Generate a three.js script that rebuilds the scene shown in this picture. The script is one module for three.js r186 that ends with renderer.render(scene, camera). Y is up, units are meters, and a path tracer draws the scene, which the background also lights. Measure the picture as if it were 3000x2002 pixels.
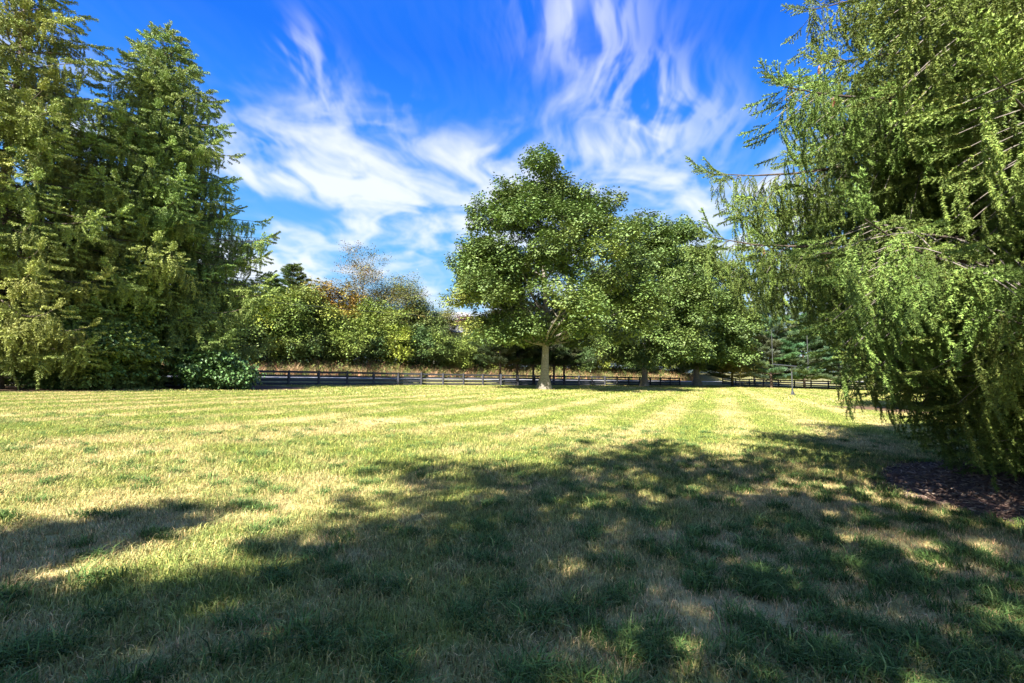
import * as THREE from 'three';
import { createNoise2D } from 'simplex-noise';

// ---------------------------------------------------------------- camera, sky, sun, exposure
const EXPOSURE = 4.9;
const scene = new THREE.Scene();
const renderer = new THREE.WebGLRenderer({ antialias: true });
renderer.toneMapping = THREE.LinearToneMapping;
renderer.toneMappingExposure = EXPOSURE;
renderer.shadowMap.enabled = true;
renderer.setSize(1024, 683);

const camera = new THREE.PerspectiveCamera(70.46, 1024 / 683, 0.05, 3000);
camera.position.set(0, 1.5, 0);
camera.lookAt(0, 1.5 + Math.tan(3.674 * Math.PI / 180) * 10, -10);

const SUN_EL = 44 * Math.PI / 180, SUN_AZ = 33 * Math.PI / 180;      // light travels forward and slightly to the right
const sun = new THREE.DirectionalLight(new THREE.Color(1.0, 0.955, 0.87), 3.9);
{
  const c = Math.cos(SUN_EL), d = new THREE.Vector3(-Math.sin(SUN_AZ) * c, Math.sin(SUN_EL), Math.cos(SUN_AZ) * c);
  sun.position.copy(d.multiplyScalar(120)); sun.position.z -= 30;
  sun.target.position.set(0, 0, -30);
  sun.castShadow = true; sun.shadow.mapSize.set(4096, 4096);
  Object.assign(sun.shadow.camera, { left: -70, right: 70, top: 70, bottom: -70, near: 1, far: 320 });
  scene.add(sun, sun.target);
}

// seeded random numbers and noise
function rngOf(seed) { let a = seed >>> 0; return () => { a = (a + 0x6d2b79f5) | 0; let t = Math.imul(a ^ (a >>> 15), 1 | a); t = (t + Math.imul(t ^ (t >>> 7), 61 | t)) ^ t; return ((t ^ (t >>> 14)) >>> 0) / 4294967296; }; }
const nA = createNoise2D(rngOf(11)), nB = createNoise2D(rngOf(23)), nC = createNoise2D(rngOf(37));
function fbm(n, x, y, o = 5) { let s = 0, a = 0.5, f = 1; for (let i = 0; i < o; i++) { s += a * n(x * f, y * f); a *= 0.5; f *= 2.07; } return s; }
const sstep = (a, b, x) => { const t = Math.min(1, Math.max(0, (x - a) / (b - a))); return t * t * (3 - 2 * t); };
const lerp = (a, b, t) => a + (b - a) * t;
const mix3 = (a, b, t) => [lerp(a[0], b[0], t), lerp(a[1], b[1], t), lerp(a[2], b[2], t)];

// the sky: blue air with cirrus drawn out along the wind
{
  const W = 3072, Hh = 1536, data = new Float32Array(W * Hh * 4);
  const air = [[0, .52, .76, .93], [6, .36, .67, .95], [14, .16, .49, .95], [24, .045, .29, .92], [34, .016, .175, .86], [50, .016, .165, .84], [90, .016, .165, .82]];
  const sheet = [  // veils of thin cloud: azimuth, elevation, half widths, how much more (or less)
    [-9, 34, 8, 6, -.62], [-19, 40, 11, 6, -.6], [-36, 35, 10, 7, -.45], [26, 36, 9, 7, -.55], [38, 30, 8, 7, -.3], [-24, 36, 8, 3, -.25], [-4, 36, 5, 5, -.25], [20, 39, 6, 5, -.2],
    [-26, 20.2, 5, 1.7, .42], [-18, 19.6, 5, 1.8, .35], [-17.5, 16.6, 4, 1.1, .34], [-25, 17, 5, 1.1, -.4], [-15, 17.3, 2, 1, -.2], [-27, 11.5, 6, 2.2, .34], [-10, 24, 9, 4, .22], [-19, 23.5, 7, 3, .2], [-33, 25, 6, 4, .02],
    [25, 16, 9, 2.6, .42], [16, 22, 6, 3, .18], [2, 23, 8, 3, .25], [-3, 17, 7, 3, .2], [-14, 11, 6, 2, -.12], [10, 36, 6, 4, -.12]];
  const wisps = [  // combed filaments
    [15.5, 25, 3.6, 4, .85], [18, 29, 4, 4, .7], [9, 37, 7, 4, .75], [12, 31, 4, 3, .45], [-24.5, 32, 2.4, 2.4, .85], [-21, 28, 3.2, 3, .5], [-15, 27.5, 3, 3, .4], [10, 25, 4, 1.6, .5], [24, 26, 3, 4, .35], [-28, 24, 6, 3, .35], [-12, 23, 8, 3, .25]];
  const wd = 7 * Math.PI / 180, wc = Math.cos(wd), ws = Math.sin(wd);
  for (let j = 0; j < Hh; j++) {
    const el = ((j + 0.5) / Hh - 0.5) * Math.PI, e = el * 180 / Math.PI, cy = Math.cos(el), sy = Math.sin(el);
    let k = 0; while (k < air.length - 2 && e > air[k + 1][0]) k++;
    const t = Math.min(1, Math.max(0, (e - air[k][0]) / (air[k + 1][0] - air[k][0])));
    const base = mix3(air[k].slice(1), air[k + 1].slice(1), t);
    for (let i = 0; i < W; i++) {
      const o = (j * W + i) * 4; data[o + 3] = 1;
      if (e <= 0) { data[o] = .36 / EXPOSURE; data[o + 1] = .4 / EXPOSURE; data[o + 2] = .3 / EXPOSURE; continue; }
      const phi = ((i + 0.5) / W - 0.5) * 2 * Math.PI, dx = cy * Math.cos(phi), dz = cy * Math.sin(phi);
      const az = Math.atan2(dx, -dz) * 180 / Math.PI;
      const px = dx / (sy + 0.15), pz = -dz / (sy + 0.15);
      const al = px * ws + pz * wc, ac = px * wc - pz * ws;
      const w1 = fbm(nA, px * 0.9, pz * 0.9, 3), w2 = fbm(nB, px * 0.9 + 7, pz * 0.9, 3);
      const streak = fbm(nC, (al + .28 * w1) * 0.8, (ac + .16 * w2) * 3.4, 6);
      const lump = fbm(nB, px * 2.4 + w1 * .7 + 3, pz * 2.0 + w2 * .7, 6), ripple = fbm(nC, px * 9 + w2, pz * 7 + w1, 4);
      const comb = 1 - Math.abs(fbm(nA, (al + .35 * w2) * 1.5 + 9, (ac + .16 * w1) * 5.6, 5)) * 2.1, hair = fbm(nB, (al + .35 * w1) * 2.4 + 2, (ac + .14 * w2) * 20, 4);
      let m = 0.25 + 0.13 * sstep(30, 8, e) + .12 * fbm(nC, px * .5 + 5, pz * .5, 2), w = .015;
      for (const [pa, pe, sa, se, k2] of sheet) { const da = (az - pa) / sa, de = (e - pe) / se, r = da * da + de * de; if (r < 9) m += k2 * Math.exp(-r); }
      for (const [pa, pe, sa, se, k2] of wisps) { const da = (az - pa) / sa, de = (e - pe) / se, r = da * da + de * de; if (r < 9) w += k2 * Math.exp(-r); }
      const tex = .98 * lump + .2 * streak + .2 * ripple;
      const a1 = .84 * sstep(.0, 1.0, m * (1 + 1.2 * tex) + .20 * tex);
      const a2 = Math.min(1, w) * .72 * sstep(.12, 1.0, comb * .72 + .34 * hair + .42 * streak + .1);
      let a = 1 - (1 - a1) * (1 - a2);
      a = Math.min(.93, a);
      const white = [.94, .97, 1.02];
      for (let c = 0; c < 3; c++) data[o + c] = 1.16 * lerp(base[c], white[c], a) / EXPOSURE;
    }
  }
  const sky = new THREE.DataTexture(data, W, Hh, THREE.RGBAFormat, THREE.FloatType);
  sky.mapping = THREE.EquirectangularReflectionMapping; sky.magFilter = THREE.LinearFilter; sky.needsUpdate = true;
  scene.background = sky; scene.environment = sky;
}
console.log('sky');

// ---------------------------------------------------------------- helpers
// Places are given as X (to the right) and D (metres in front of the photographer); world z is -D.
const X0 = -22.4, D0 = 37.25, FX = 0.790, FD = 0.613;                  // start and direction of the long fence
const off = (X, D) => (X - X0) * -FD + (D - D0) * FX;                   // metres behind the line of the fence
const alongF = (X, D) => (X - X0) * FX + (D - D0) * FD;
const fenceAt = (s, q) => [X0 + FX * s - FD * q, D0 + FD * s + FX * q];
const gy = (X, D) => { const q = off(X, D); return -0.0215 * Math.max(-80, Math.min(80, X)) + 0.55 * sstep(1.2, 5, q) + 1.5 * sstep(12.5, 18.5, q); };

const used = new Map();
function numbered(n) { const k = used.get(n) ?? 0; used.set(n, k + 1); return k ? n + '_' + String(k).padStart(3, '0') : n; }
function tag(o, label, category, group, kind) { o.userData.label = label; o.userData.category = category; if (group) o.userData.group = group; if (kind) o.userData.kind = kind; return o; }
function lit(m) { m.castShadow = true; m.receiveShadow = true; return m; }
function thing(name, label, category, X, D, group) { const g = new THREE.Group(); g.name = numbered(name); g.position.set(X, gy(X, D), -D); scene.add(g); return tag(g, label, category, group); }
function part(name, geo, mat, parent) { const m = lit(new THREE.Mesh(geo, mat)); m.name = name; parent.add(m); return m; }
function structure(name, geo, mat) { const m = lit(new THREE.Mesh(geo, mat)); m.name = name; m.userData.kind = 'structure'; scene.add(m); return m; }

class MB {  // collects triangles
  constructor() { this.p = []; this.n = []; this.c = []; this.u = []; this.i = []; }
  v(x, y, z, nx, ny, nz, c, u = 0, w = 0) { this.p.push(x, y, z); this.n.push(nx, ny, nz); this.c.push(c[0], c[1], c[2]); this.u.push(u, w); return this.p.length / 3 - 1; }
  tri(a, b, c, col) {
    const ux = b[0] - a[0], uy = b[1] - a[1], uz = b[2] - a[2], vx = c[0] - a[0], vy = c[1] - a[1], vz = c[2] - a[2];
    let nx = uy * vz - uz * vy, ny = uz * vx - ux * vz, nz = ux * vy - uy * vx; const l = Math.hypot(nx, ny, nz) || 1; nx /= l; ny /= l; nz /= l;
    const i = this.v(a[0], a[1], a[2], nx, ny, nz, col); this.v(b[0], b[1], b[2], nx, ny, nz, col); this.v(c[0], c[1], c[2], nx, ny, nz, col); this.i.push(i, i + 1, i + 2);
  }
  tube(pts, rad, sides, col = [1, 1, 1], cap = true) {
    let len = 0, prev = null, first = -1;
    for (let k = 0; k < pts.length; k++) {
      const a = pts[Math.max(0, k - 1)], b = pts[Math.min(pts.length - 1, k + 1)];
      let tx = b[0] - a[0], ty = b[1] - a[1], tz = b[2] - a[2]; const l = Math.hypot(tx, ty, tz) || 1; tx /= l; ty /= l; tz /= l;
      let sx, sy, sz; if (Math.abs(ty) < .9) { sx = -tz; sy = 0; sz = tx; } else { sx = 0; sy = tz; sz = -ty; }
      if (prev) { const d = prev[0] * tx + prev[1] * ty + prev[2] * tz; sx = prev[0] - d * tx; sy = prev[1] - d * ty; sz = prev[2] - d * tz; }
      const sl = Math.hypot(sx, sy, sz) || 1; sx /= sl; sy /= sl; sz /= sl; prev = [sx, sy, sz];
      const qx = ty * sz - tz * sy, qy = tz * sx - tx * sz, qz = tx * sy - ty * sx;
      if (k) len += Math.hypot(pts[k][0] - pts[k - 1][0], pts[k][1] - pts[k - 1][1], pts[k][2] - pts[k - 1][2]);
      for (let s = 0; s <= sides; s++) {
        const t = s / sides * 2 * Math.PI, c = Math.cos(t), d = Math.sin(t), r = typeof rad[k] === 'function' ? rad[k](t) : rad[k];
        const nx = sx * c + qx * d, ny = sy * c + qy * d, nz = sz * c + qz * d;
        const i = this.v(pts[k][0] + nx * r, pts[k][1] + ny * r, pts[k][2] + nz * r, nx, ny, nz, col, s / sides, len);
        if (first < 0) first = i;
      }
    }
    const w = sides + 1;
    for (let k = 0; k < pts.length - 1; k++) for (let s = 0; s < sides; s++) { const a = first + k * w + s; this.i.push(a, a + 1, a + w, a + 1, a + w + 1, a + w); }
  }
  geo(colors = true) {
    const g = new THREE.BufferGeometry();
    g.setAttribute('position', new THREE.Float32BufferAttribute(this.p, 3)); g.setAttribute('normal', new THREE.Float32BufferAttribute(this.n, 3)); g.setAttribute('uv', new THREE.Float32BufferAttribute(this.u, 2));
    if (colors) g.setAttribute('color', new THREE.Float32BufferAttribute(this.c, 3));
    g.setIndex(this.i); return g;
  }
}
const norm = (a) => { const l = Math.hypot(a[0], a[1], a[2]) || 1; return [a[0] / l, a[1] / l, a[2] / l]; };
const cross = (a, b) => [a[1] * b[2] - a[2] * b[1], a[2] * b[0] - a[0] * b[2], a[0] * b[1] - a[1] * b[0]];
const add = (a, b, s = 1) => [a[0] + b[0] * s, a[1] + b[1] * s, a[2] + b[2] * s];

class Scatter {  // many copies of a few small shapes, for foliage, grass and chips
  constructor(geos, mat) { this.geos = geos; this.mat = mat; this.m = geos.map(() => []); this.c = geos.map(() => []); }
  add(k, pos, fwd, up, scale, col) {  // the shape's x runs along fwd, its y towards up
    const f = norm(fwd); let r = cross(f, up); if (Math.hypot(...r) < 1e-4) r = cross(f, [1, .1, .2]); r = norm(r); const u = cross(r, f);
    this.m[k].push(f[0] * scale, f[1] * scale, f[2] * scale, 0, u[0] * scale, u[1] * scale, u[2] * scale, 0, r[0] * scale, r[1] * scale, r[2] * scale, 0, pos[0], pos[1], pos[2], 1);
    this.c[k].push(col[0], col[1], col[2]);
  }
  build(name, parent) {
    this.geos.forEach((g, k) => {
      const n = this.c[k].length / 3; if (!n) return;
      const im = new THREE.InstancedMesh(g, this.mat, n);
      im.instanceMatrix = new THREE.InstancedBufferAttribute(new Float32Array(this.m[k]), 16);
      im.instanceColor = new THREE.InstancedBufferAttribute(new Float32Array(this.c[k]), 3);
      im.name = parent === scene ? numbered(name) : name; im.userData.kind = 'stuff'; lit(im); parent.add(im);
      if (parent === scene) this.made = im;
    });
    return this.made;
  }
}

// ---------------------------------------------------------------- materials
function dataTex(w, h, f, srgb = false) {
  const d = new Uint8Array(w * h * 4);
  for (let y = 0; y < h; y++) for (let x = 0; x < w; x++) { const c = f(x / w, y / h), o = (y * w + x) * 4; for (let k = 0; k < 3; k++) d[o + k] = Math.max(0, Math.min(255, c[k] * 255)); d[o + 3] = 255; }
  const t = new THREE.DataTexture(d, w, h, THREE.RGBAFormat); t.wrapS = t.wrapT = THREE.RepeatWrapping; t.magFilter = THREE.LinearFilter; if (srgb) t.colorSpace = THREE.SRGBColorSpace; t.needsUpdate = true; return t;
}
// noise that repeats over the unit square
const tileN = (n, u, v, su, sv, o = 4) => { const a = 2 * Math.PI; return fbm(n, Math.cos(u * a) * su + v * 0 + 3 * Math.sin(v * a) * sv * .3, Math.sin(u * a) * su + Math.cos(v * a) * sv, o); };
const barkBump = dataTex(256, 512, (u, v) => { const r = 1 - Math.abs(tileN(nA, u, v, 3.2, 1.1, 5)) * 1.7, g = tileN(nB, u, v, 6, 5, 3) * .3; const k = .5 + .5 * r * .8 + g * .4 - .25; return [k, k, k]; });
const barkTone = dataTex(256, 512, (u, v) => { const k = .66 + .5 * tileN(nB, u, v, 2.6, 1.4, 5) + .2 * tileN(nC, u, v, 8, 8, 2); return [k, k * .97, k * .93]; });
const bark = (r, g, b, depth = .02) => new THREE.MeshStandardMaterial({ color: new THREE.Color().setRGB(r, g, b), map: barkTone, bumpMap: barkBump, bumpScale: depth, roughness: .95 });
const M = {
  needles: new THREE.MeshPhysicalMaterial({ vertexColors: true, roughness: .6, specularIntensity: .5 }),
  leaves: new THREE.MeshPhysicalMaterial({ vertexColors: true, roughness: .5, specularIntensity: .7 }),
  dryLeaves: new THREE.MeshStandardMaterial({ vertexColors: true, roughness: .85 }),
  grass: new THREE.MeshPhysicalMaterial({ vertexColors: true, roughness: .9, transmission: .3, thickness: 0, specularIntensity: .2 }),
  spruceBark: bark(.21, .16, .125), oakBark: bark(.37, .335, .285, .03), pineBark: bark(.13, .09, .07), greyTwig: bark(.34, .30, .26, .004),
};

// ---------------------------------------------------------------- ground
const STRIPE = 22.8 * Math.PI / 180, SC = Math.cos(STRIPE), SS = Math.sin(STRIPE);
const SPRUCES = [[-24.6, 33.0], [-29.0, 27.5], [-29.0, 31.0], [-20.9, 33.8]];
const GREEN = [.205, .275, .042], LUSH = [.13, .225, .045], STRAW = [.52, .445, .215], DIRT = [.13, .085, .055];
function dryness(X, D) {  // how much of the turf is straw, 0 to 1
  const pc = X * SC - D * SS, al = X * SS + D * SC;
  let d = .50 + .11 * sstep(7, 3, D) + .40 * fbm(nA, X * .11, D * .11, 3) + .42 * fbm(nB, X * .55 + 4, D * .55, 4) + .25 * fbm(nC, X * 2.3, D * 2.3, 3);
  const far = sstep(7, 16, D);
  d += far * (.21 * Math.tanh(2.2 * Math.sin(pc * 2 * Math.PI / 2.35 + .5 * fbm(nC, al * .05, pc * .1, 2))) + .16 * fbm(nA, pc * 2.1, al * .10, 3));
  for (const [x, z, a, b, w] of [[-3.9, 14.2, 1.5, .8, .5], [-6.7, 11.5, 1, .5, .3], [3.6, 5.9, 1.1, .5, .5], [4.3, 6.9, 1, .6, .35], [3.1, 3.9, .8, .45, .5], [4.2, 4.4, .8, .6, .5], [1.2, 3.2, .7, .45, .3], [.5, 2.7, .7, .4, .35], [1.5, 4.6, .8, .5, .25], [2.2, 7.6, 1.2, .5, .25]]) { const u = (X - x) / a, v = (D - z) / b; d += w * Math.exp(-u * u - v * v); }
  d -= .14 * Math.exp(-((X + .8) ** 2 / 9 + (D - 3.4) ** 2 / 7));
  return Math.max(0, Math.min(1, d));
}
function litter(X, D) {   // bare soil and dropped needles under the evergreens and along the right-hand fence
  let m = 0; const w = .35 * fbm(nB, X * .8, D * .8, 3);
  for (const [x, z] of SPRUCES) m = Math.max(m, sstep(6.2, 4.6, Math.hypot((X - x) * .8, D - z) + w * 2.5));
  m = Math.max(m, sstep(3.6, 2.2, Math.hypot(X - 20, D - 25) + w * 1.5));
  const t = (X - 36.5) * .83 - (D - 86) * -.55; m = Math.max(m, sstep(4.0, 1.6, Math.abs(rightOff(X, D)) + w * 3) * sstep(28, 34, X));
  return m;
}
const RF = [[38.2, 88.0], [54.5, 66.8]];
const rightOff = (X, D) => { const dx = RF[1][0] - RF[0][0], dz = RF[1][1] - RF[0][1], l = Math.hypot(dx, dz); return ((X - RF[0][0]) * -dz + (D - RF[0][1]) * dx) / l; };
function turf(X, D) {
  const d = dryness(X, D), g = .5 + .5 * fbm(nC, X * .35 + 9, D * .35, 3);
  let c = mix3(mix3(GREEN, LUSH, g * .5), STRAW, .08 + .72 * sstep(.22, 1.0, d));
  return mix3(c, DIRT, litter(X, D));
}
{
  const xs = [-700, -450, -300, -200, -140, -100], zs = [-80, -50, -30, -16];
  for (let x = -80; x <= 90; x += 1.25) xs.push(x); xs.push(105, 140, 200, 300, 450, 700);
  for (let z = -8; z <= 125; z += 1.25) zs.push(z); zs.push(140, 170, 220, 300, 450, 700, 1000);
  const mb = new MB(), W = xs.length;
  for (const z of zs) for (const x of xs) mb.v(x, gy(x, z), -z, 0, 1, 0, [1, 1, 1], x / 6, z / 6);
  for (let j = 0; j < zs.length - 1; j++) for (let i = 0; i < W - 1; i++) { const a = j * W + i; mb.i.push(a, a + 1, a + W, a + 1, a + W + 1, a + W); }
  const g = mb.geo(false); g.computeVertexNormals();
  const t = dataTex(512, 512, (u, v) => { const k = tileN(nA, u, v, 2.2, 2.2, 6), q = tileN(nB, u, v, 5, 5, 4); const c = mix3([.33, .36, .18], [.52, .46, .28], .5 + k * .8); return c.map((x) => x * (1 + .5 * q)); }, true);
  structure('ground', g, new THREE.MeshStandardMaterial({ map: t, roughness: 1 }));
}
{  // the mown lawn: a sheet on the ground with the colours of its turf
  const LX = [-66, 78], LD = [-26, 100], NT = 1800, d = new Uint8Array(NT * NT * 4), s = (c) => 255 * (c <= .0031308 ? 12.92 * c : 1.055 * c ** (1 / 2.4) - .055);
  for (let j = 0; j < NT; j++) for (let i = 0; i < NT; i++) {
    const X = lerp(LX[0], LX[1], (i + .5) / NT), D = lerp(LD[0], LD[1], (j + .5) / NT), o = (j * NT + i) * 4; d[o + 3] = 255;
    if (off(X, D) > 2 || D < -4 || Math.abs(X) > 1.35 * D + 9) { d[o] = 118; d[o + 1] = 116; d[o + 2] = 66; continue; }
    const c = turf(X, D), n = 1 + .35 * nB(X * 9, D * 9);
    for (let k = 0; k < 3; k++) d[o + k] = s(Math.min(1, c[k] * n * .95));
  }
  const t = new THREE.DataTexture(d, NT, NT, THREE.RGBAFormat); t.colorSpace = THREE.SRGBColorSpace; t.magFilter = THREE.LinearFilter; t.needsUpdate = true;
  const mb = new MB(), pts = [[LX[0], LD[0]], [LX[1], LD[0]], [LX[1], LD[1]], fenceAt((LD[1] - D0) / FD - .9, .6), fenceAt((LX[0] - X0) / FX + .6, .6)];
  pts.forEach(([x, z]) => mb.v(x, -.0215 * x + .014, -z, 0, 1, 0, [1, 1, 1], (x - LX[0]) / (LX[1] - LX[0]), (z - LD[0]) / (LD[1] - LD[0])));
  mb.i.push(0, 1, 2, 0, 2, 3, 0, 3, 4);
  structure('lawn', mb.geo(false), new THREE.MeshPhysicalMaterial({ map: t, roughness: 1, specularIntensity: .1 }));
}
{  // the road behind the fence: worn pale asphalt with a gravel shoulder
  const strip = (q0, q1, up, uvs) => { const mb = new MB(); let n = 0; for (let s = -60; s <= 170; s += 2) { for (const q of [q0, q1]) { const [x, z] = fenceAt(s, q); mb.v(x, gy(x, z) + up, -z, 0, 1, 0, [1, 1, 1], q / uvs, s / uvs); } if (n++) { const b = n * 2 - 4; mb.i.push(b, b + 2, b + 1, b + 1, b + 2, b + 3); } } return mb.geo(false); };
  const asphalt = dataTex(256, 256, (u, v) => { const k = .63 + .12 * tileN(nA, u, v, 3, 3, 5) + .08 * tileN(nB, u, v, 18, 18, 2); return [k, k, k * 1.02]; }, true);
  structure('road', strip(5.2, 11.6, .03, 5), new THREE.MeshStandardMaterial({ map: asphalt, roughness: .95 }));
  const gravel = dataTex(256, 256, (u, v) => { const k = .6 + .3 * tileN(nB, u, v, 14, 14, 3); return [k, k * .93, k * .82]; }, true);
  structure('road_shoulder', strip(11.604, 12.4, .02, 2), new THREE.MeshStandardMaterial({ map: gravel, roughness: 1 }));
}
console.log('ground');

// ---------------------------------------------------------------- grass
function grassTuft(seed, n, spread, h0, h1, w, lean, tip = 1) {
  const R = rngOf(seed), mb = new MB();
  for (let k = 0; k < n; k++) {
    const a = R() * 6.283, r = spread * Math.sqrt(R()), x = Math.cos(a) * r, z = Math.sin(a) * r, h = lerp(h0, h1, R() ** 1.3), b = R() * 6.283, l = lean * (.25 + R()) * h;
    const dx = Math.cos(b), dz = Math.sin(b), ww = w * (.7 + .6 * R()), sx = -dz * ww, sz = dx * ww, t = .4 + 1.15 * R() ** 1.2, dry = R() < .27;
    const c = dry ? [t * 2.1, t * 1.5, t * 1.8] : [t, t, t];
    const p0 = [x, -.01, z], p1 = [x + dx * l * .35, h * .6, z + dz * l * .35], p2 = [x + dx * l, h * (tip - .18 * lean), z + dz * l];
    mb.tri([p0[0] - sx, p0[1], p0[2] - sz], [p0[0] + sx, p0[1], p0[2] + sz], [p1[0] + sx * .8, p1[1], p1[2] + sz * .8], c);
    mb.tri([p0[0] - sx, p0[1], p0[2] - sz], [p1[0] + sx * .8, p1[1], p1[2] + sz * .8], [p1[0] - sx * .8, p1[1], p1[2] - sz * .8], c);
    mb.tri([p1[0] - sx * .8, p1[1], p1[2] - sz * .8], [p1[0] + sx * .8, p1[1], p1[2] + sz * .8], p2, c);
  }
  return mb.geo();
}
const inBed = (X, D) => Math.hypot(X - 8.3, D - 5.9) < 3.15 + .18 * fbm(nC, X * 1.3, D * 1.3, 3);
{
  const R = rngOf(501);
  const near = [0, 1, 2, 3, 4].map((k) => grassTuft(60 + k, 30, .10, .025, .075, .0027, 1.1));
  const tall = [0, 1, 2].map((k) => grassTuft(70 + k, 44, .07, .05, .125, .0034, 1.25));
  const mid = [0, 1, 2].map((k) => grassTuft(80 + k, 60, .22, .03, .07, .0034, 1.0));
  const wide = [0, 1, 2].map((k) => grassTuft(90 + k, 90, .55, .035, .075, .009, 1.0));
  const S = new Scatter([...near, ...tall, ...mid, ...wide], M.grass);
  const zones = [[1.2, 6.5, 190, 0, 5, 1], [6.5, 13, 95, 0, 5, 1.3], [13, 27, 30, 8, 3, 1.05], [27, 86, 4.2, 11, 3, 1.1]];
  for (const [a, b, dens, k0, kn, sc] of zones) {
    const cell = 1 / Math.sqrt(dens);
    for (let D = a; D < b; D += cell) {
      const w = 1.16 * D + 1.2;
      for (let X = -w; X < Math.min(w, 60); X += cell) {
        const x = X + (R() - .5) * cell * 1.3, d = D + (R() - .5) * cell * 1.3, q = off(x, d);
        if (q > .3 || inBed(x, d)) continue;
        const bare = litter(x, d); if (bare > .3 + .5 * R()) continue;
        const dry = dryness(x, d), c = turf(x, d), v = .78 + .44 * R(), h = lerp(1.08, .8, sstep(.5, .95, dry));
        if (dry > .85 && R() < .12) continue;
        const t = R() * 6.283;
        S.add(k0 + Math.floor(R() * kn), [x, gy(x, d) + .012, -d], [Math.cos(t), (R() - .5) * .3, Math.sin(t)], [(R() - .5) * .3, 1, (R() - .5) * .3], sc * h * (.8 + .4 * R()), [c[0] * v, c[1] * v, c[2] * v]);
      }
    }
  }
  // coarse dark tufts that the mower leaves longer, thickest in the near right of the lawn
  for (let k = 0; k < 5200; k++) {
    const D = 2 + 12 * R() ** 1.4, X = (R() * 2 - 1) * (1.15 * D + .6), m = fbm(nB, X * 2.1 + 30, D * 2.6, 3) + .22 * sstep(-1, 3, X) - .12;
    if (m < .12 || R() > m * 2.6 || inBed(X, D)) continue;
    for (let j = 0; j < 3; j++) {
      const x = X + (R() - .5) * .22, d = D + (R() - .5) * .16, t = R() * 6.283, v = .7 + .4 * R(); if (inBed(x, d)) continue;
      S.add(5 + Math.floor(R() * 3), [x, gy(x, d) + .012, -d], [Math.cos(t), 0, Math.sin(t)], [(R() - .5) * .5, 1, (R() - .5) * .5], .75 + .5 * R(), [.135 * v, .235 * v, .06 * v]);
    }
  }
  S.build('grass', scene);
  for (const o of scene.children) if (o.isInstancedMesh && o.name.startsWith('grass')) tag(o, 'short mown lawn grass, part green and part straw coloured', 'grass', 'grass of the mown lawn');
}
console.log('grass');

// ---------------------------------------------------------------- foliage shapes
const TWIG = [1.3, .9, .9];
function shoot(mb, R, p, d, len, droop, per, nl, nw, tone, twigR = .0022) {  // one twig set with needles all round
  const n = Math.max(3, Math.round(len / .05)), pts = [p]; let dir = norm(d), q = p;
  for (let k = 0; k < n; k++) { dir = norm([dir[0], dir[1] - droop / n, dir[2]]); q = add(q, dir, len / n); pts.push(q); }
  mb.tube(pts, pts.map((_, k) => twigR * (1 - .6 * k / n)), 3, TWIG);
  const cnt = Math.round(len * per);
  for (let k = 0; k < cnt; k++) {
    const s = (k + R()) / cnt * n, i = Math.min(n - 1, Math.floor(s)), a = pts[i], b = pts[i + 1], t = norm(add(b, a, -1)), o = add(a, add(b, a, -1), s - i);
    let u = norm(cross(t, Math.abs(t[1]) < .9 ? [0, 1, 0] : [1, 0, 0])), w = cross(t, u); const f = R() * 6.283, r = add([u[0] * Math.cos(f), u[1] * Math.cos(f), u[2] * Math.cos(f)], w, Math.sin(f));
    const e = norm(add(add(r, t, .75), [0, 1, 0], .15)), l = nl * (.75 + .5 * R()), side = norm(cross(e, [R() - .5, R() - .5, R() - .5]));
    const g = tone * (.72 + .56 * R()) * (1 + .35 * (k > cnt * .82)), c = [g * (.92 + .12 * R()), g, g * .9];
    mb.tri(add(o, side, -nw), add(o, side, nw), add(o, e, l), c);
  }
  return pts;
}
function hangingSpray(seed, len = .55, nl = .024, nw = .0044, per = 380) {
  const R = rngOf(seed), mb = new MB(), main = shoot(mb, R, [0, 0, 0], [1, .05, 0], len, 2.6 + R(), per * .8, nl, nw, 1, .003), n = main.length - 1;
  for (let k = 1; k < n; k++) { if (R() < .15) continue; const s = R() < .5 ? 1 : -1, f = k / n; shoot(mb, R, main[k], [.55, -.3 - .5 * f, s * (.9 - .4 * f)], (.10 + .13 * R()) * (1.15 - .5 * f) * len / .55, 1.2 + R(), per, nl, nw, .95); }
  return mb.geo();
}
function tipSpray(seed, len = .42, nl = .024, nw = .0044, per = 380) {
  const R = rngOf(seed), mb = new MB(), main = shoot(mb, R, [0, 0, 0], [1, .12, 0], len, -.35, per, nl, nw, 1.05, .0035), n = main.length - 1;
  for (let k = 1; k < n; k++) for (const s of [-1, 1]) { const f = k / n; if (R() < .2) continue; shoot(mb, R, main[k], [.8, .12, s * .8], (.19 * (1 - .55 * f)) * (.7 + .6 * R()) * len / .42, .5 * R() - .1, per, nl, nw, 1); }
  return mb.geo();
}
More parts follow.
